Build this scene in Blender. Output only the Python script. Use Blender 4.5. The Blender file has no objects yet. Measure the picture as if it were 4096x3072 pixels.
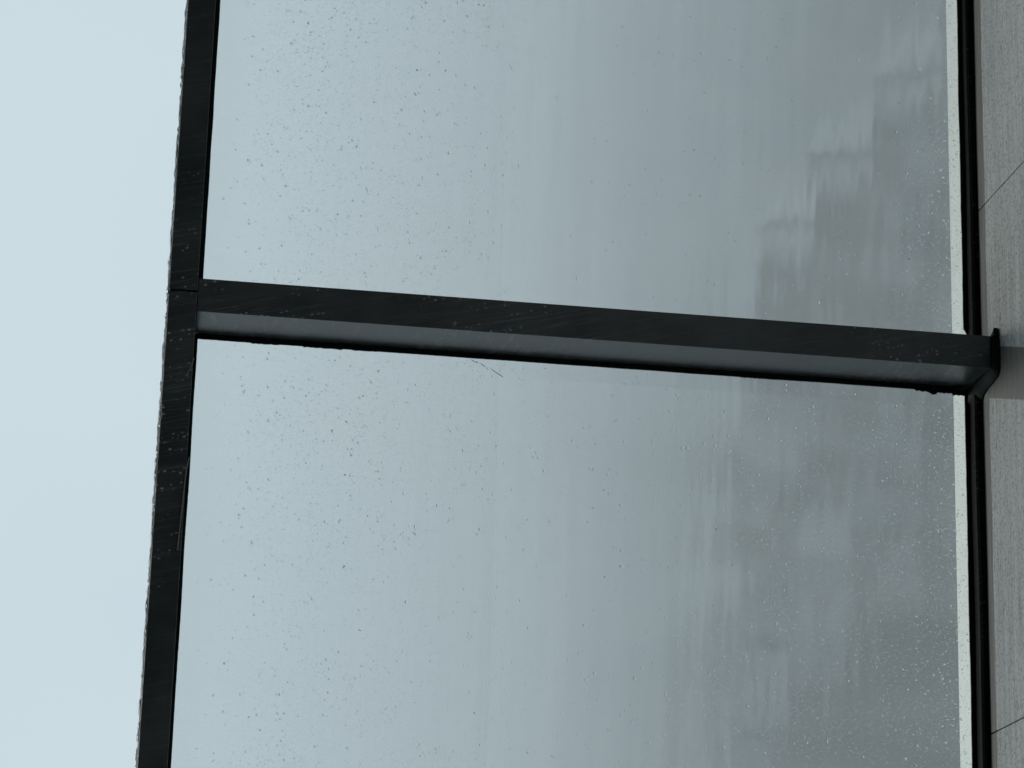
import bpy, bmesh, math, random
from mathutils import Vector, Matrix, noise

random.seed(7)
SC = bpy.context.scene
COL = SC.collection

# ------------------------------------------------------------------ camera
CAM_LOC = (-1.33698, 0.0, 1.6)
RIGHT = Vector((0.9886172670, -0.0274060206, -0.1479351527))
DOWN = Vector((0.0681980734, 0.9580813057, 0.2782610906))
FWD = Vector((0.1341078750, -0.2851826113, 0.9490447598))
cam_data = bpy.data.cameras.new('camera')
cam = bpy.data.objects.new('camera', cam_data)
COL.objects.link(cam)
m = Matrix.Identity(4)
for i in range(3):
    m[i][0] = RIGHT[i]
    m[i][1] = -DOWN[i]
    m[i][2] = -FWD[i]
    m[i][3] = CAM_LOC[i]
cam.matrix_world = m
cam_data.sensor_width = 36.0
cam_data.lens = 11045.8 / 4096 * 36.0
cam_data.clip_start = 0.05
cam_data.clip_end = 3000
cam_data.dof.use_dof = True
cam_data.dof.focus_distance = 4.25
cam_data.dof.aperture_fstop = 15.0
SC.camera = cam

# ------------------------------------------------------------------ sky and sun
SUN_EL, SUN_AZ = math.radians(38), math.radians(261)   # azimuth from +Y, clockwise
w = bpy.data.worlds.new("World")
SC.world = w
w.use_nodes = True
nt = w.node_tree
nt.nodes.clear()
o = nt.nodes.new('ShaderNodeOutputWorld')
bg = nt.nodes.new('ShaderNodeBackground')
sky = nt.nodes.new('ShaderNodeTexSky')
sky.sky_type = 'NISHITA'
sky.sun_disc = False
sky.sun_elevation = SUN_EL
sky.sun_rotation = SUN_AZ
sky.air_density = 1.0
sky.dust_density = 4.0
hs = nt.nodes.new('ShaderNodeHueSaturation')
hs.inputs['Saturation'].default_value = 0.35
mx = nt.nodes.new('ShaderNodeMix'); mx.data_type = 'RGBA'
mx.inputs[0].default_value = 0.86
tc = nt.nodes.new('ShaderNodeTexCoord')
ns = nt.nodes.new('ShaderNodeTexNoise')
ns.inputs['Scale'].default_value = 3.2
ns.inputs['Detail'].default_value = 3
ns.inputs['Roughness'].default_value = 0.45
cr = nt.nodes.new('ShaderNodeValToRGB')                # the cloud layer's own pale tones
cr.color_ramp.elements[0].position = 0.3
cr.color_ramp.elements[0].color = (0.85, 1.035, 1.125, 1)
cr.color_ramp.elements[1].position = 0.72
cr.color_ramp.elements[1].color = (0.965, 1.135, 1.21, 1)
sc_ = nt.nodes.new('ShaderNodeVectorMath'); sc_.operation = 'SCALE'
sc_.inputs['Scale'].default_value = 7.2
L = nt.links.new
L(tc.outputs['Generated'], ns.inputs['Vector'])
L(ns.outputs['Fac'], cr.inputs['Fac'])
L(cr.outputs['Color'], sc_.inputs[0])
L(sky.outputs['Color'], hs.inputs['Color'])
L(hs.outputs['Color'], mx.inputs[6])
L(sc_.outputs['Vector'], mx.inputs[7])
L(mx.outputs[2], bg.inputs['Color'])
bg.inputs['Strength'].default_value = 0.1
L(bg.outputs['Background'], o.inputs['Surface'])

sd = bpy.data.lights.new('sun', 'SUN')
sd.energy = 1.5
sd.angle = math.radians(20)
sd.color = (1.0, 0.97, 0.93)
sun = bpy.data.objects.new('sun', sd)
COL.objects.link(sun)
sdir = Vector((math.sin(SUN_AZ) * math.cos(SUN_EL), math.cos(SUN_AZ) * math.cos(SUN_EL), math.sin(SUN_EL)))
sun.rotation_euler = sdir.to_track_quat('Z', 'Y').to_euler()
sun.location = sdir * 80

vs = SC.view_settings
vs.view_transform = 'Standard'
vs.look = 'None'
vs.gamma = 1.0
vs.use_curve_mapping = False
vs.exposure = 0.0
SC.cycles.max_bounces = 16
SC.cycles.transparent_max_bounces = 24
SC.cycles.transmission_bounces = 12
SC.cycles.glossy_bounces = 6
SC.cycles.caustics_refractive = False
SC.cycles.caustics_reflective = False

# ------------------------------------------------------------------ helpers
class NT:
    """tiny node builder"""
    def __init__(self, name):
        self.mat = bpy.data.materials.new(name)
        self.mat.use_nodes = True
        self.t = self.mat.node_tree
        self.t.nodes.clear()
        self.out = self.n('ShaderNodeOutputMaterial')
    def n(self, typ, **kw):
        nd = self.t.nodes.new(typ)
        for k, v in kw.items():
            setattr(nd, k, v)
        return nd
    def put(self, sock, v):
        if isinstance(v, bpy.types.NodeSocket):
            self.t.links.new(v, sock)
        else:
            sock.default_value = v
    def math(self, op, a, b=0.0, c=0.0, clamp=False):
        nd = self.n('ShaderNodeMath', operation=op, use_clamp=clamp)
        self.put(nd.inputs[0], a); self.put(nd.inputs[1], b); self.put(nd.inputs[2], c)
        return nd.outputs[0]
    def step(self, a, e0, e1):
        nd = self.n('ShaderNodeMapRange', interpolation_type='SMOOTHSTEP')
        self.put(nd.inputs['Value'], a)
        nd.inputs['From Min'].default_value = e0
        nd.inputs['From Max'].default_value = e1
        return nd.outputs[0]
    def noise(self, vec, scale, detail=3, rough=0.5, stretch=None, off=(0, 0, 0)):
        mp = self.n('ShaderNodeMapping')
        self.put(mp.inputs['Vector'], vec)
        mp.inputs['Scale'].default_value = stretch or (1, 1, 1)
        mp.inputs['Location'].default_value = off
        nd = self.n('ShaderNodeTexNoise')
        self.put(nd.inputs['Vector'], mp.outputs[0])
        nd.inputs['Scale'].default_value = scale
        nd.inputs['Detail'].default_value = detail
        nd.inputs['Roughness'].default_value = rough
        return nd.outputs['Fac']
    def voro(self, vec, scale, stretch=None, rand=1.0):
        mp = self.n('ShaderNodeMapping')
        self.put(mp.inputs['Vector'], vec)
        mp.inputs['Scale'].default_value = stretch or (1, 1, 1)
        nd = self.n('ShaderNodeTexVoronoi')
        self.put(nd.inputs['Vector'], mp.outputs[0])
        nd.inputs['Scale'].default_value = scale
        nd.inputs['Randomness'].default_value = rand
        return nd.outputs['Distance'], nd.outputs['Color']
    def mix(self, f, a, b):
        nd = self.n('ShaderNodeMix', data_type='RGBA')
        self.put(nd.inputs[0], f)
        self.put(nd.inputs[6], a if isinstance(a, bpy.types.NodeSocket) else (*a, 1))
        self.put(nd.inputs[7], b if isinstance(b, bpy.types.NodeSocket) else (*b, 1))
        return nd.outputs[2]
    def pos(self):
        return self.n('ShaderNodeNewGeometry').outputs['Position']
    def xyz(self, v):
        nd = self.n('ShaderNodeSeparateXYZ')
        self.put(nd.inputs[0], v)
        return nd.outputs
    def bump(self, h, strength, dist):
        nd = self.n('ShaderNodeBump')
        nd.inputs['Strength'].default_value = strength
        nd.inputs['Distance'].default_value = dist
        self.put(nd.inputs['Height'], h)
        return nd.outputs[0]
    def bsdf(self, **kw):
        b = self.n('ShaderNodeBsdfPrincipled')
        for k, v in kw.items():
            if isinstance(v, tuple) and len(v) == 3 and b.inputs[k].type == 'RGBA':
                v = (*v, 1)
            self.put(b.inputs[k], v)
        self.t.links.new(b.outputs[0], self.out.inputs['Surface'])
        return b

def mobj(name, bm, mat, parent=None, smooth=False):
    me = bpy.data.meshes.new(name)
    bmesh.ops.recalc_face_normals(bm, faces=bm.faces)
    bm.to_mesh(me)
    bm.free()
    if mat:
        me.materials.append(mat)
    if smooth:
        for p in me.polygons:
            p.use_smooth = True
    ob = bpy.data.objects.new(name, me)
    COL.objects.link(ob)
    if parent:
        ob.parent = parent
        ob.matrix_parent_inverse = Matrix.Translation(-parent.location)
    return ob

def thing(name, label, cat, loc=(0, 0, 0), group=None):
    e = bpy.data.objects.new(name, None)
    e.empty_display_size = 0.1
    COL.objects.link(e)
    e.location = loc
    tag(e, label, cat, group)
    return e

def tag(ob, label, cat, group=None):
    ob['label'] = label
    ob['category'] = cat
    if group:
        ob['group'] = group

def box(bm, x0, x1, y0, y1, z0, z1, bev=0.0):
    r = bmesh.ops.create_cube(bm, size=1.0)
    vv = r['verts']
    for v in vv:
        v.co = Vector(((x0 + x1) / 2 + v.co.x * (x1 - x0), (y0 + y1) / 2 + v.co.y * (y1 - y0), (z0 + z1) / 2 + v.co.z * (z1 - z0)))
    if bev:
        es = list({e for v in vv for e in v.link_edges})
        bmesh.ops.bevel(bm, geom=es, offset=bev, segments=2, affect='EDGES', profile=0.6)

def nz(a, b=0.0, c=0.0):
    return noise.noise(Vector((a, b, c)))

def ribbon(bm, pts, za, zb):
    """closed outline (list of (x, y)) extruded from za to zb"""
    lo = [bm.verts.new((x, y, za)) for x, y in pts]
    hi = [bm.verts.new((x, y, zb)) for x, y in pts]
    n = len(pts)
    bm.faces.new(lo[::-1]); bm.faces.new(hi)
    for i in range(n):
        bm.faces.new((lo[i], lo[(i + 1) % n], hi[(i + 1) % n], hi[i]))

def quads_strip(bm, base, edge, za, zb):
    """strip between two polylines of (x, y), made of quads, from za (under side) to zb"""
    A = [bm.verts.new((x, y, za)) for x, y in base]
    B = [bm.verts.new((x, y, za)) for x, y in edge]
    C_ = [bm.verts.new((x, y, zb)) for x, y in base]
    D_ = [bm.verts.new((x, y, zb)) for x, y in edge]
    for i in range(len(base) - 1):
        bm.faces.new((A[i], A[i + 1], B[i + 1], B[i]))
        bm.faces.new((C_[i], D_[i], D_[i + 1], C_[i + 1]))
        bm.faces.new((B[i], B[i + 1], D_[i + 1], D_[i]))
        bm.faces.new((A[i], C_[i], C_[i + 1], A[i + 1]))
    bm.faces.new((A[0], B[0], D_[0], C_[0]))
    bm.faces.new((A[-1], C_[-1], D_[-1], B[-1]))

def tube(bm, pts, r, n=6):
    rings = []
    for i, p in enumerate(pts):
        p = Vector(p)
        d = (Vector(pts[min(i + 1, len(pts) - 1)]) - Vector(pts[max(i - 1, 0)])).normalized()
        u = d.orthogonal().normalized(); v = d.cross(u)
        rr = r[i] if isinstance(r, (list, tuple)) else r
        rings.append([bm.verts.new(p + rr * (math.cos(a) * u + math.sin(a) * v)) for a in [2 * math.pi * k / n for k in range(n)]])
    for a, b in zip(rings, rings[1:]):
        for k in range(n):
            bm.faces.new((a[k], a[(k + 1) % n], b[(k + 1) % n], b[k]))
    bm.faces.new(rings[0][::-1]); bm.faces.new(rings[-1])

# ------------------------------------------------------------------ materials
def mat_stone():
    t = NT('pitted grey stone')
    P = t.pos()
    x, y, z = t.xyz(P)
    fine = t.noise(P, 260, 4, 0.6, (1, 0.35, 1))
    band = t.noise(P, 60, 3, 0.6, (1, 0.03, 1))            # tool streaks run level along the wall
    streak = t.noise(P, 190, 3, 0.6, (1, 0.04, 1), (3, 1, 7))
    broad = t.noise(P, 4.5, 3, 0.5, (1, 0.6, 1))
    pd, pc = t.voro(P, 300, (1, 0.5, 1.0))
    pitmask = t.math('MULTIPLY', t.step(pd, 0.40, 0.20), t.step(t.noise(P, 45, 3, 0.6, (1, .5, 1)), 0.28, 0.46))
    pd2, pc2 = t.voro(P, 62, (1, 0.34, 1.2))
    pit2 = t.math('MULTIPLY', t.step(pd2, 0.20, 0.10), t.step(t.noise(P, 21, 2), 0.50, 0.58))
    dry = t.mix(t.step(broad, 0.3, 0.7), (0.49, 0.50, 0.487), (0.57, 0.577, 0.56))
    dry = t.mix(t.math('MULTIPLY', t.step(band, 0.40, 0.68), 0.65), dry, (0.66, 0.665, 0.65))
    dry = t.mix(t.math('MULTIPLY', t.step(streak, 0.46, 0.70), 0.55), dry, (0.33, 0.338, 0.333))
    dry = t.mix(t.math('MULTIPLY', t.step(fine, 0.52, 0.75), 0.5), dry, (0.30, 0.307, 0.30))
    dry = t.mix(t.math('MULTIPLY', pitmask, 0.62), dry, (0.10, 0.102, 0.10))
    dry = t.mix(t.math('MULTIPLY', pit2, 0.5), dry, (0.12, 0.122, 0.12))
    # damp, sealed stone: a seam under the rail and a band running down from the bar's end
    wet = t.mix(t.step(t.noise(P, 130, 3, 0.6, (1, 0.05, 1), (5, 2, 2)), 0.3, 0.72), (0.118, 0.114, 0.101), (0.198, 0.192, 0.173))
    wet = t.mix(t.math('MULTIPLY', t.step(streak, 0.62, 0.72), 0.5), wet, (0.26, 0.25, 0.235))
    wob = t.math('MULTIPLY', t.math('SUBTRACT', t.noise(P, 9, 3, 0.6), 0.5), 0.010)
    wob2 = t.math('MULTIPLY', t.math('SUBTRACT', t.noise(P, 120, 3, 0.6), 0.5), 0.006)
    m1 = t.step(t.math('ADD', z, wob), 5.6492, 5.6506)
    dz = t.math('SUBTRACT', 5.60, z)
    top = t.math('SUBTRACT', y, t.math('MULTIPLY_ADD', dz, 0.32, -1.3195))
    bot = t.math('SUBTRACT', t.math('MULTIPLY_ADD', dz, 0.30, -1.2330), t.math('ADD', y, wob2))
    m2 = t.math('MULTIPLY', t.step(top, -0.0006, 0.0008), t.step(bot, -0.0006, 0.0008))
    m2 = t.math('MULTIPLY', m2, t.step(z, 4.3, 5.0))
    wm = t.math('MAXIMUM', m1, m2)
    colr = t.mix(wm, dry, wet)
    h = t.math('SUBTRACT', t.math('MULTIPLY', fine, 0.4), t.math('ADD', pitmask, t.math('MULTIPLY', pit2, 1.5)))
    h = t.math('MULTIPLY', h, t.math('SUBTRACT', 1.0, t.math('MULTIPLY', wm, 0.85)))
    rough = t.math('MULTIPLY_ADD', wm, -0.3, 0.85)
    t.bsdf(**{'Base Color': colr, 'Roughness': rough, 'Normal': t.bump(h, 0.5, 0.0012)})
    return t.mat

def mat_band():
    t = NT('pale satin metal flashing')
    P = t.pos()
    f = t.noise(P, 240, 4, 0.6)
    b = t.noise(P, 14, 3, 0.5)
    c = t.mix(t.step(b, 0.3, 0.7), (0.79, 0.82, 0.75), (0.86, 0.88, 0.81))
    c = t.mix(t.math('MULTIPLY', t.step(f, 0.55, 0.72), 0.35), c, (0.55, 0.57, 0.53))
    t.bsdf(**{'Base Color': c, 'Metallic': 0.3, 'Roughness': 0.38, 'Normal': t.bump(f, 0.3, 0.0006)})
    return t.mat

def mat_black(name, base=0.050, rough=0.34, spots=1.0, spec=0.5):
    t = NT(name)
    P = t.pos()
    cloud = t.noise(P, 7, 4, 0.6)
    # drying water: rows of pale dots and thin smears slanting across the paint
    mp = t.n('ShaderNodeMapping'); t.put(mp.inputs['Vector'], P)
    mp.inputs['Rotation'].default_value = (0, 0, math.radians(14))
    R_ = mp.outputs[0]
    d1, c1 = t.voro(R_, 165, (0.8, 1.2, 0.3))
    keep = t.step(t.xyz(c1)[0], 0.45, 0.8)
    rows = t.step(t.noise(R_, 70, 2, 0.5, (0.06, 1, 0.06)), 0.46, 0.60)
    patch = t.step(t.noise(P, 4.2, 2, 0.5, (1, 1, .2), (1.7, 4.2, 0)), 0.42, 0.56)
    dots = t.math('MULTIPLY', t.math('MULTIPLY', t.step(d1, 0.42, 0.16), keep), t.math('MULTIPLY', rows, patch))
    smear = t.math('MULTIPLY', t.step(t.noise(R_, 330, 3, 0.6, (0.035, 1, 0.05)), 0.50, 0.72), t.math('MULTIPLY_ADD', patch, 0.7, 0.3))
    down = t.step(t.xyz(t.n('ShaderNodeNewGeometry').outputs['True Normal'])[2], -0.3, -0.7)   # drips dry on the under side only
    dots = t.math('MULTIPLY', dots, t.math('MULTIPLY_ADD', down, 0.85, 0.15))
    f = t.math('MULTIPLY_ADD', dots, 1.0 * spots, t.math('MULTIPLY', smear, 0.17 * spots), clamp=True)
    c = t.mix(t.step(cloud, 0.3, 0.7), (base * 0.45, base * 0.56, base * 0.62), (base * 1.15, base * 1.35, base * 1.45))
    c = t.mix(f, c, (0.42, 0.44, 0.44))
    r = t.math('MULTIPLY_ADD', cloud, 0.10, rough - 0.05)
    t.bsdf(**{'Base Color': c, 'Roughness': r, 'Specular IOR Level': spec})
    return t.mat

def mat_sealant():
    t = NT('black silicone')
    P = t.pos()
    f = t.noise(P, 160, 3, 0.6, (1, 0.3, 1))
    t.bsdf(**{'Base Color': t.mix(f, (0.0025, 0.003, 0.0032), (0.006, 0.0068, 0.007)), 'Roughness': 0.55, 'Specular IOR Level': 0.15, 'Normal': t.bump(f, 0.25, 0.002)})
    return t.mat

def mat_canopy_glass():
    t = NT('wet canopy glass')
    P = t.pos()
    lw = t.n('ShaderNodeFresnel'); lw.inputs['IOR'].default_value = 1.65
    film = t.noise(P, 5.5, 4, 0.55, (0.7, 1.5, 1))
    wipe = t.noise(P, 26, 4, 0.6, (0.10, 1.0, 1), (2, 0, 0))
    veil = t.math('MULTIPLY_ADD', t.step(film, 0.3, 0.75), 0.035, 0.070)
    veil = t.math('ADD', veil, t.math('MULTIPLY', t.step(wipe, 0.62, 0.78), 0.012))
    tr = t.n('ShaderNodeBsdfTransparent'); tr.inputs['Color'].default_value = (0.925, 0.945, 0.945, 1)
    tl = t.n('ShaderNodeBsdfTranslucent'); tl.inputs['Color'].default_value = (0.9, 0.92, 0.93, 1)
    gl = t.n('ShaderNodeBsdfGlossy'); gl.inputs['Roughness'].default_value = 0.01
    m1 = t.n('ShaderNodeMixShader'); t.put(m1.inputs[0], veil)
    t.put(m1.inputs[1], tr.outputs[0]); t.put(m1.inputs[2], tl.outputs[0])
    m2 = t.n('ShaderNodeMixShader'); t.put(m2.inputs[0], t.math('MULTIPLY', lw.outputs[0], t.math('SUBTRACT', 1.0, t.n('ShaderNodeNewGeometry').outputs['Backfacing'])))
    t.put(m2.inputs[1], m1.outputs[0]); t.put(m2.inputs[2], gl.outputs[0])
    t.put(t.out.inputs['Surface'], m2.outputs[0])
    return t.mat

def mat_water():
    t = NT('rain water')
    g = t.n('ShaderNodeBsdfGlass'); g.inputs['IOR'].default_value = 1.33
    g.inputs['Roughness'].default_value = 0.0
    g.inputs['Color'].default_value = (0.98, 0.99, 0.99, 1)
    t.put(t.out.inputs['Surface'], g.outputs[0])
    return t.mat

def mat_facade_glass():
    t = NT('dark curtain wall glass')
    P = t.pos()
    a = t.noise(P, 0.9, 2, 0.45, (1, 0.8, 1.2))
    b = t.noise(P, 3.4, 2, 0.5, (1, 0.5, 1.0), (3, 5, 1))
    zz = t.xyz(P)[2]
    rgh = t.math('MULTIPLY_ADD', t.step(zz, 7.0, 8.6), 0.065, 0.055)   # rougher higher up, to blur the reflected rooflines
    low = t.step(zz, 9.4, 7.2)                       # lower rows: roller-waved toughened panes
    b2 = t.noise(P, 5.5, 2, 0.5, (1, 0.55, 1.0), (7, 1, 4))
    h = t.math('ADD', a, t.math('MULTIPLY', b, t.math('MULTIPLY_ADD', low, 0.55, 0.06)))
    h = t.math('ADD', h, t.math('MULTIPLY', b2, t.math('MULTIPLY', low, 0.16)))
    nrm = t.bump(h, 1.0, 0.0034)
    dirt = t.noise(P, 2.2, 4, 0.6, (1, 1, 0.25))
    c = t.mix(dirt, (0.022, 0.026, 0.028), (0.045, 0.048, 0.046))
    t.bsdf(**{'Base Color': c, 'Roughness': rgh, 'IOR': 1.52, 'Coat Weight': 1.0, 'Coat Roughness': rgh,
              'Coat IOR': 1.52, 'Normal': nrm, 'Coat Normal': nrm})
    return t.mat

def plain(name, c, rough=0.7, var=0.12, scale=6.0, **kw):
    t = NT(name)
    f = t.noise(t.pos(), scale, 4, 0.6)
    lo = tuple(v * (1 - var) for v in c); hi = tuple(v * (1 + var) for v in c)
    t.bsdf(**{'Base Color': t.mix(f, lo, hi), 'Roughness': rough, **kw})
    return t.mat

STONE, BAND = mat_stone(), mat_band()
BLACK = mat_black('black powder coated steel')
BLACK_RAIL = mat_black('black rail paint', 0.004, 0.55, 0.3, 0.06)
SEAL = mat_sealant()
GLASS, WATER = mat_canopy_glass(), mat_water()
FGLASS = mat_facade_glass()
CONC = plain('beige concrete', (0.73, 0.725, 0.70), 0.85, 0.06, 0.6)
WHITE = plain('white panel paint', (0.88, 0.89, 0.90), 0.3, 0.03, **{'Coat Weight': 1.0, 'Coat Roughness': 0.1})
CLAD = plain('pale blue cladding', (0.74, 0.79, 0.82), 0.12, 0.05, 0.2, **{'Coat Weight': 1.0, 'Coat Roughness': 0.08})
WIN = plain('window glass', (0.50, 0.54, 0.57), 0.2, 0.1, 0.3, **{'Coat Weight': 1.0, 'Coat Roughness': 0.15})
PAVE = plain('grey paving', (0.060, 0.062, 0.062), 0.7, 0.25, 2.5)
GASKET = plain('dark gasket', (0.02, 0.02, 0.021), 0.6)
THREAD = plain('dusty thread', (0.24, 0.245, 0.24), 0.8)
HAIR = plain('dark fibre', (0.02, 0.02, 0.02), 0.6)
FLAKE = plain('white flake', (0.6, 0.6, 0.58), 0.8)

# ------------------------------------------------------------------ setting
bm = bmesh.new()
bmesh.ops.create_grid(bm, x_segments=2, y_segments=2, size=600)
g = mobj('pavement', bm, PAVE); g['kind'] = 'structure'

# ------------------------------------------------------------------ stone wall under and just above the canopy
wall = thing('stone_wall', 'grey pitted stone wall running along the right side below the canopy', 'wall', (0, -1.2, 0))
J = [-6.73 + 0.859 * k for k in range(12)]
rows = [0.0, 1.6, 3.2, 4.8, 5.7]
for r0, r1 in zip(rows, rows[1:]):
    for a, b in zip(J, J[1:]):
        bm = bmesh.new()
        box(bm, 0.0, 0.04, a + 0.0010, b - 0.0010, r0 + 0.0010, r1 - 0.0010, 0.0010)
        mobj('stone_panel', bm, STONE, wall)
bm = bmesh.new(); box(bm, 0.036, 0.30, J[0], J[-1], 0.0, 5.70); mobj('wall_core', bm, GASKET, wall)
bm = bmesh.new(); box(bm, 0.0, 0.30, J[0], J[-1], 5.701, 5.838, 0.0015); ob = mobj('upper_band', bm, BAND, wall)
ob['label'] = 'pale flashing band of the wall seen through the wet glass'

# ------------------------------------------------------------------ glazed facade rising above the band
fac = thing('office_facade', 'tall dark glass curtain wall rising above the canopy with blurred reflections', 'building', (0.05, -10, 5.84))
y0s = [-33.5 + 3.0 * k for k in range(15)]
z0s = [5.842 + 3.6 * k for k in range(18)]
pane_me = None
for za in z0s:
    for ya in y0s:
        if pane_me is None:
            bm = bmesh.new()
            box(bm, 0, 0.024, 0.00005, 2.99995, 0.00005, 3.59995)
            ob = mobj('facade_pane', bm, FGLASS)
            pane_me = ob.data
        else:
            ob = bpy.data.objects.new('facade_pane', pane_me); COL.objects.link(ob)
        ob.location = (0.004, ya, za)
        ob.rotation_euler = (0, 0, 0)
        ob.parent = fac
        ob.matrix_parent_inverse = Matrix.Translation(-fac.location)
bm = bmesh.new(); box(bm, 0.06, 12.0, y0s[0], y0s[-1] + 3.0, 5.845, z0s[-1] + 3.6); mobj('facade_core', bm, GASKET, fac)

# ------------------------------------------------------------------ two towers across the street, seen only as a blurred reflection in the facade
TX = -30.0
tw = thing('tower_block', 'beige tower with small windows, blurred in the facade glass on the right', 'building', (TX, -26, 0))
TY0, TY1, TH, FL = -44.6, -13.5, 126.0, 3.6
bm = bmesh.new(); box(bm, TX - 20, TX, TY0, TY1, 0, TH, 0.05); mobj('tower_wall', bm, CONC, tw)
tops = (186.0, 186.5, 187.5, 189.0, 191.0, 193.5, 196.0, 199.0)
for q, zt in enumerate(tops):                       # crown of set-back bays, each ending at its own height
    st = (TY1 - TY0) / len(tops)
    bm = bmesh.new(); box(bm, TX - 20, TX - 0.3, TY0 + q * st + 0.01, TY0 + (q + 1) * st - 0.01, TH + 0.01, zt, 0.05); mobj('glass_crown', bm, CLAD, tw)
rq = random.Random(12)
for q in range(14):
    st = (TY1 - TY0) / 14
    bm = bmesh.new(); box(bm, TX - 0.29, TX - 0.01, TY0 + q * st + 0.02, TY0 + (q + 1) * st - 0.02, TH + 0.01, rq.choice((129.0, 132.0, 136.0, 139.0, 142.0, 146.0)), 0.02); mobj('concrete_bay', bm, CONC, tw)
def add_part(name, me, loc, par):
    ob = bpy.data.objects.new(name, me); COL.objects.link(ob)
    ob.location = loc
    ob.parent = par; ob.matrix_parent_inverse = Matrix.Translation(-par.location)
    return ob
def proto(name, bm, mat, loc, par):
    ob = mobj(name, bm, mat, par); ob.location = loc
    return ob.data
bm = bmesh.new(); box(bm, 0, 0.06, 0, 1.2, 0, 2.7)
wme = proto('window', bm, WIN, (TX - 0.02, -31.0, 39 * FL + 0.5), tw)
for k in range(36, 46):
    for q in range(9):
        if (k, q) != (39, 0):
            add_part('window', wme, (TX - (0.02 if k < 41 else 0.32), -31.0 + q * 1.7, k * FL + 0.5), tw)
bm = bmesh.new(); box(bm, 0, 0.12, 0, 1.0, 0, 1.0)
pme = proto('pale_panel', bm, WHITE, (TX - 0.02, TY0 + 0.5, 120.0), tw)
rp = random.Random(4)
for k in range(90):
    ob = add_part('pale_panel', pme, (TX - 0.02, rp.uniform(TY0 + 0.4, TY0 + 20), rp.uniform(92, 134)), tw)
    ob.scale = (1, rp.uniform(1.5, 4.5), rp.uniform(0.8, 3.0))
t2 = thing('glass_tower', 'pale blue tower mirrored faintly in the facade behind the upper pane', 'building', (TX, -80, 0))
AY1 = -48.2
bm = bmesh.new(); ribbon(bm, [(TX, AY1), (TX - 25, AY1 - 41), (TX - 25, -150), (TX, -150)], 0, 186.0); mobj('tower_wall', bm, CLAD, t2)
bm = bmesh.new(); ribbon(bm, [(TX + 0.1, AY1), (TX - 25.1, AY1 - 41), (TX - 25.1, -150.1), (TX + 0.1, -150.1)], 186.01, 187.0); mobj('roof_parapet', bm, CLAD, t2)
# link frames between the two towers: the sky shows through their openings
bm = bmesh.new()
box(bm, -0.5, 0.0, AY1 + 0.01, TY0 - 0.01, 0, 2.6)
box(bm, -0.5, 0.0, -46.9, -46.2, 2.601, 5.2)
box(bm, -0.5, 0.0, -47.1, -46.7, -3.2, -0.001)
fme = proto('link_frame', bm, CLAD, (TX - 0.2, 0, 110.8), tw)
bm = bmesh.new(); box(bm, -0.5, 0.0, AY1 + 0.01, TY0 - 0.01, 136.0, 186.0)
x_ = proto('link_wall', bm, CLAD, (TX - 0.2, 0, 0), tw)
for k in (-4, -3, -2, -1, 1, 2):
    add_part('link_frame', fme, (TX - 0.2, 0, 110.8 + 9.6 * k), tw)

# ------------------------------------------------------------------ canopy
XO, XI = -1.2993, -1.2565           # outer beam faces
ZB, ZT = 5.6, 5.7127                # under side and top of the steel
BY0, BY1 = -1.3352, -1.2826         # the cross beam
YA, YB = -2.72, 0.14                # ends of the canopy
ZG = 5.7138                         # under side of the glass
can = thing('glass_canopy', 'black steel framed glass canopy speckled with rain, seen from below', 'canopy', (-0.65, -1.3, 5.6))
for a, b in ((YA, -1.3156), (-1.3124, YB)):
    bm = bmesh.new(); box(bm, XO, XI, a, b, ZB, ZT, 0.0011); mobj('edge_beam', bm, BLACK, can)
for a, b in ((YA + 0.001, YA + 0.0536), (BY0, BY1), (YB - 0.0536, YB - 0.001)):
    bm = bmesh.new(); box(bm, XI + 0.0011, -0.012, a, b, ZB + 0.0003, ZT, 0.0011); mobj('cross_beam', bm, BLACK, can)
# wall rail: a rounded black flat along the wall on both sides of the cross beam
for a, b in ((YA + 0.06, BY0 - 0.0006), (BY1 + 0.0006, YB - 0.06)):
    bm = bmesh.new()
    n = 60
    prof = [(-0.0002, 5.6872), (-0.0040, 5.6868), (-0.0085, 5.6885), (-0.0120, 5.6925), (-0.0132, 5.6990), (-0.0134, ZT), (-0.0002, ZT)]
    rings = []
    for i in range(n + 1):
        yy = a + (b - a) * i / n
        dz = -0.0065 * min(1, max(0, (yy + 1.7) / 0.7)) + 0.0012 * nz(yy * 5, 1) + 0.0005 * nz(yy * 23, 2)
        dx = 0.0010 * nz(yy * 4, 7)
        rings.append([bm.verts.new((x + (dx if x < -0.001 else 0), yy, z + (dz if z < 5.70 else 0))) for x, z in prof])
    for r0, r1 in zip(rings, rings[1:]):
        for k in range(len(prof)):
            bm.faces.new((r0[k], r0[(k + 1) % len(prof)], r1[(k + 1) % len(prof)], r1[k]))
    bm.faces.new(rings[0][::-1]); bm.faces.new(rings[-1])
    mobj('wall_rail', bm, BLACK_RAIL, can)
# glass panes
for a, b in ((YA - 0.01, -1.3112), (-1.3066, YB + 0.01)):
    bm = bmesh.new(); box(bm, XO - 0.0016, -0.003, a, b, ZG, ZG + 0.010)
    mobj('glass_pane', bm, GLASS, can)
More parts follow.
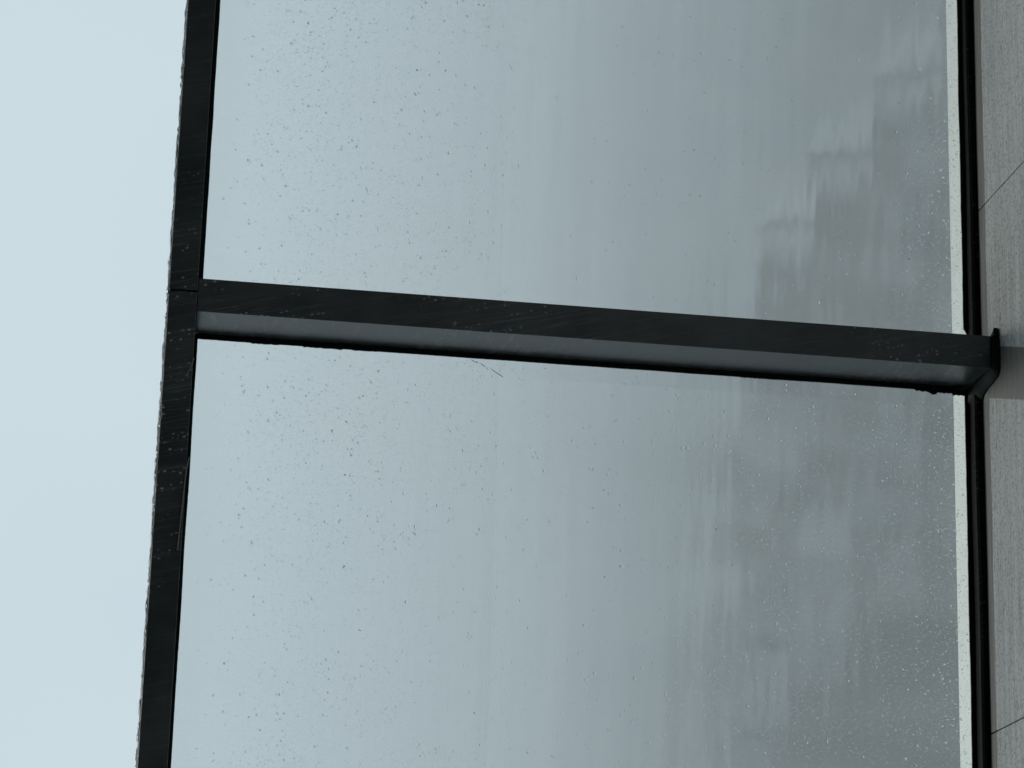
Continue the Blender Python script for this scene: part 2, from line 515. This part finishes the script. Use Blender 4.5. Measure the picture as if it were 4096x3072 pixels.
# black silicone squeezed out between steel and glass, with torn edges
ZS = ZG - 0.0032
def ys(a, b, st=0.002):
    n = max(2, int(abs(b - a) / st)); return [a + (b - a) * i / n for i in range(n + 1)]
def sealant(base, edge):
    bm = bmesh.new(); quads_strip(bm, base, edge, ZS, ZG - 0.0002); mobj('sealant_strip', bm, SEAL, can)
Y = ys(YA + 0.06, BY0 - 0.0004)
sealant([(XI + 0.0002, y) for y in Y], [(-1.2462 + 0.0005 * nz(y * 18, 3) + 0.00025 * nz(y * 130, 4) - 0.0008 * (1 + nz(y * 3.1, 9)), y) for y in Y])
Y = ys(BY1 + 0.0004, YB - 0.06)
sealant([(XI + 0.0002, y) for y in Y], [(-1.2492 + 0.0009 * nz(y * 9, 5) + 0.0003 * nz(y * 120, 6), y) for y in Y])
X = ys(XI + 0.006, -0.0136, 0.0018)
def seam(x):
    e = -1.2736 + 0.0005 * nz(x * 14, 8) + 0.0003 * nz(x * 160, 3)
    for x0, wd, dp in ((-1.145, .022, .0018), (-1.055, .030, .0016), (-0.99, .02, .0012), (-0.36, .03, .0008), (-0.085, .018, .0040), (-0.05, .03, .0050), (-0.02, .02, .0050)):
        if abs(x - x0) < wd:
            e += dp * (0.55 + 0.6 * nz(x * 240, x0 * 30))
    return e
sealant([(x, BY1 + 0.0002) for x in X], [(x, seam(x)) for x in X])
sealant([(x, BY0 - 0.0002) for x in X], [(x, BY0 - 0.007 + 0.0006 * nz(x * 15, 11)) for x in X])
for a, b in ((YA + 0.06, BY0 - 0.008), (BY1 + 0.010, YB - 0.06)):
    Y = ys(a, b)
    def edge(y):
        e = -0.0203 + 0.0011 * nz(y * 7, 13) + 0.0005 * nz(y * 45, 14)
        if abs(y + 1.372) < 0.010: e += 0.0055 * (1 - abs(y + 1.372) / 0.010)
        return e
    sealant([(-0.0128, y) for y in Y], [(edge(y), y) for y in Y])
# bead round the bar's end where it meets the wall
bm = bmesh.new()
outline = [(-1.3345, 5.6004, -0.0132), (-1.3300, 5.5996, -0.0134), (-1.3050, 5.5996, -0.0135), (-1.2840, 5.5996, -0.0134), (-1.2822, 5.6010, -0.0133), (-1.2822, 5.6300, -0.0135), (-1.2821, 5.6620, -0.0145), (-1.2800, 5.6880, -0.0165), (-1.2720, 5.7000, -0.0175), (-1.2560, 5.7100, -0.0170)]
wallside = [(-1.3425, 5.5985), (-1.3290, 5.5905), (-1.3050, 5.5898), (-1.2790, 5.5905), (-1.2690, 5.5990), (-1.2655, 5.6280), (-1.2640, 5.6520), (-1.2590, 5.6720), (-1.2480, 5.6830), (-1.2310, 5.6865)]
N = 7
grid = []
for (ya, za, xa), (yb, zb) in zip(outline, wallside):
    row = []
    for k in range(N):
        s = k / (N - 1)
        bul = math.sin(s * math.pi) * 0.0016
        row.append(bm.verts.new((xa * (1 - s) + -0.0003 * s - bul * 0.4, ya * (1 - s) + yb * s + (bul if ya > -1.29 else 0), za * (1 - s) + zb * s - bul)))
    grid.append(row)
for a, b in zip(grid, grid[1:]):
    for k in range(N - 1):
        bm.faces.new((a[k], a[k + 1], b[k + 1], b[k]))
ob = mobj('sealant_bead', bm, SEAL, can, smooth=True)
md = ob.modifiers.new('thick', 'SOLIDIFY'); md.thickness = 0.002; md.offset = 1
# fillet of silicone filling the corner between bar, glass and wall
bm = bmesh.new()
prof = [(-0.060, 5.7136), (-0.048, 5.7112), (-0.036, 5.7070), (-0.027, 5.7000), (-0.021, 5.6900), (-0.0165, 5.6760), (-0.0140, 5.6600), (-0.0140, 5.7136)]
a = [bm.verts.new((x, BY1 + 0.0002, z)) for x, z in prof]
b = [bm.verts.new((x + 0.002, BY1 + 0.0012 + 0.007 * max(0, (z - 5.66) / 0.0536) ** 1.5, z)) for x, z in prof]
bm.faces.new(a); bm.faces.new(b[::-1])
for i in range(len(prof)): bm.faces.new((a[i], a[(i + 1) % len(prof)], b[(i + 1) % len(prof)], b[i]))
mobj('sealant_fillet', bm, SEAL, can)
# glue left past the far side of the bar: a small pointed fin
bm = bmesh.new()
tri = [(-1.3345, 5.6010), (-1.3345, 5.5920), (-1.3480, 5.5955)]
a = [bm.verts.new((-0.0118 + 0.002 * i, y, z)) for i, (y, z) in enumerate(tri)]
b = [bm.verts.new((-0.0006, y + 0.001, z - 0.001)) for y, z in tri]
bm.faces.new(a); bm.faces.new(b[::-1])
for i in range(3): bm.faces.new((a[i], a[(i + 1) % 3], b[(i + 1) % 3], b[i]))
mobj('sealant_fin', bm, SEAL, can)

# ------------------------------------------------------------------ rain on the glass
def dome(bm, cx, cy, z, r, hh, el, ang, seg=8, rings=2):
    ca, sa = math.cos(ang), math.sin(ang)
    prev = None
    for j in range(rings):
        th = 2 * math.atan(hh / r)                 # contact angle of a spherical cap
        ph = th * (1 - j / rings)
        rr, zz = r * math.sin(ph) / math.sin(th), r * (math.cos(ph) - math.cos(th)) / math.sin(th)
        cur = []
        for k in range(seg):
            a = 2 * math.pi * k / seg
            u, v = rr * math.cos(a) * el, rr * math.sin(a)
            cur.append(bm.verts.new((cx + u * ca - v * sa, cy + u * sa + v * ca, z + zz)))
        if prev is None:
            bm.faces.new([bm.verts.new(v.co) for v in cur][::-1])
        else:
            for k in range(seg):
                bm.faces.new((prev[k], prev[(k + 1) % seg], cur[(k + 1) % seg], cur[k]))
        prev = cur
    tip = bm.verts.new((cx, cy, z + hh))
    for k in range(seg):
        bm.faces.new((prev[k], prev[(k + 1) % seg], tip))

ZD = ZG + 0.0104
def density(x, y):
    d = 0.80 + 0.30 * nz(x * 4 + 3, y * 4) + 0.25 * nz(x * 15, y * 15 + 2)
    d *= min(1, max(0.03, (x + 1.235) / 0.10))
    if x > -0.20: d += 3.2 * (x + 0.20)
    if y < -1.335 and -0.75 < x < -0.12: d *= 0.40
    return d
drops = []
while len(drops) < 74000:
    x = random.uniform(-1.25, -0.004); y = random.uniform(-2.06, -0.50)
    if -1.345 < y < -1.273: continue
    if random.random() * 1.4 > density(x, y): continue
    r = 0.00038 * (1 - random.random() * 0.9999) ** (-0.31)
    r = min(r, 0.0018) * random.uniform(0.85, 1.1)
    if x > -0.16 and random.random() < 0.3: r *= 1.2
    drops.append((r, x, y))
def seen(x, y):
    q = Vector((x - CAM_LOC[0], y - CAM_LOC[1], ZD - CAM_LOC[2]))
    u = 2048 + 11045.8 * q.dot(RIGHT) / q.dot(FWD); v = 1536 + 11045.8 * q.dot(DOWN) / q.dot(FWD)
    return 0 < u < 4096 and 0 < v < 3072
drops.sort(reverse=True)
big, small = [], []
for d in drops:
    (big if len(big) < 300 and seen(d[1], d[2]) else small).append(d)
V, F = [], []
for r, x, y in small:
    sg, rg = (10, 4) if r > 0.0009 else ((6, 3) if r > 0.0005 else (6, 2))
    th = 2 * math.atan((random.uniform(0.52, 0.64) if r < 0.0007 else random.uniform(0.44, 0.54)) + (0.15 if x > -0.20 else (0.05 if x > -0.40 else 0))); el = random.uniform(0.95, 1.25); an = random.uniform(0, 3.14)
    ca, sa = math.cos(an), math.sin(an); st = math.sin(th); ct = math.cos(th)
    b0 = len(V)
    for j in range(rg):
        ph = th * (1 - j / rg)
        rr, zz = r * math.sin(ph) / st, r * (math.cos(ph) - ct) / st
        for k in range(sg):
            a = 2 * math.pi * k / sg
            u, v = rr * math.cos(a) * el, rr * math.sin(a)
            V.append((x + u * ca - v * sa, y + u * sa + v * ca, ZD + zz))
    V.append((x, y, ZD + r * (1 - ct) / st)); tip = len(V) - 1
    nb = len(V); V.extend(V[b0:b0 + sg])
    F.append(tuple(nb + k for k in range(sg))[::-1])
    for j in range(rg - 1):
        for k in range(sg):
            F.append((b0 + j * sg + k, b0 + j * sg + (k + 1) % sg, b0 + (j + 1) * sg + (k + 1) % sg, b0 + (j + 1) * sg + k))
    l0 = b0 + (rg - 1) * sg
    for k in range(sg):
        F.append((l0 + k, l0 + (k + 1) % sg, tip))
me = bpy.data.meshes.new('fine_drizzle'); me.from_pydata(V, [], F); me.materials.append(WATER)
me.polygons.foreach_set('use_smooth', [len(f) < 5 for f in F])
ob = bpy.data.objects.new('fine_drizzle', me); COL.objects.link(ob)
ob['kind'] = 'stuff'; tag(ob, 'fine drizzle specks covering the wet canopy glass', 'rain drizzle')
variants = []
for k in range(4):
    bm = bmesh.new()
    dome(bm, 0, 0, 0, 1.0, (0.5, 0.54, 0.58, 0.5)[k], (1.0, 1.12, 1.25, 1.5)[k], 0, 14, 4)
    me = bpy.data.meshes.new('raindrop'); bm.normal_update(); bm.to_mesh(me); bm.free()
    me.materials.append(WATER)
    for p in me.polygons: p.use_smooth = len(p.vertices) < 5
    variants.append(me)
for r, x, y in big:
    ob = bpy.data.objects.new('raindrop', variants[random.choice((0, 0, 0, 1, 1, 2, 3))])
    COL.objects.link(ob)
    ob.location = (x, y, ZD); ob.scale = (r, r, r * (1.25 if x > -0.30 else random.uniform(0.80, 1.0))); ob.rotation_euler = (0, 0, random.uniform(0, 3.14))
    pane = 'upper' if y < -1.31 else 'lower'
    where = 'near the outer edge beam' if x < -0.86 else ('over the middle' if x < -0.42 else 'towards the stone wall')
    tag(ob, f'clear round raindrop on the {pane} glass pane {where}', 'raindrop', f'raindrops on the {pane} pane {where}')

# water beads clinging along the outer face of the edge beam
bm = bmesh.new()
y = -2.0
while y < -0.4:
    ln = random.choice((0.003, 0.004, 0.006, 0.009, 0.014)) * random.uniform(0.7, 1.3)
    th = random.uniform(0.0016, 0.0040) * (0.7 + 0.4 * random.random())
    zc = random.uniform(ZB + 0.004, ZT - 0.004); hz = random.uniform(0.004, 0.016)
    r_ = bmesh.ops.create_icosphere(bm, subdivisions=2, radius=1.0)
    for v in r_['verts']:
        v.co = Vector((XO - 0.0002 + v.co.x * th, y + v.co.y * ln, zc + v.co.z * hz))
    y += ln * random.uniform(0.3, 0.8)
ob = mobj('water_fringe', bm, WATER, None, smooth=True)
ob['kind'] = 'stuff'; tag(ob, 'ragged fringe of water beads along the outer edge of the black beam', 'water beads')

# ------------------------------------------------------------------ small things
bm = bmesh.new()
tube(bm, [(-1.2532, -1.054, 5.5986), (-1.2565, -1.035, 5.5984), (-1.2583, -1.003, 5.5982), (-1.2595, -0.972, 5.5984), (-1.2608, -0.946, 5.5982), (-1.2622, -0.911, 5.5986)], [0.0008, 0.0013, 0.0011, 0.0012, 0.0010, 0.0013])
ob = mobj('cobweb_strand', bm, THREAD, None, smooth=True)
tag(ob, 'long pale dusty strand hanging along the black edge beam', 'cobweb')
bm = bmesh.new()
tube(bm, [(-1.2560, -1.2080, 5.5986), (-1.2590, -1.1950, 5.5984), (-1.2650, -1.1810, 5.5986)], [0.0012, 0.0009, 0.0013])
ob = mobj('cobweb_strand', bm, THREAD, None, smooth=True)
tag(ob, 'short pale strand on the edge beam just below the cross beam', 'cobweb')
bm = bmesh.new()
for a, b, c in (((-.8212, -1.2714), (-.816, -1.268), (-.8115, -1.2668)), ((-.806, -1.266), (-.802, -1.263), (-.799, -1.2612)), ((-.789, -1.2575), (-.780, -1.252), (-.7705, -1.2465))):
    tube(bm, [(p[0], p[1], ZG - 0.0008) for p in (a, b, c)], 0.0005, 5)
ob = mobj('hair', bm, HAIR, None)
tag(ob, 'thin dark hair stuck to the lower pane just under the cross beam', 'hair')
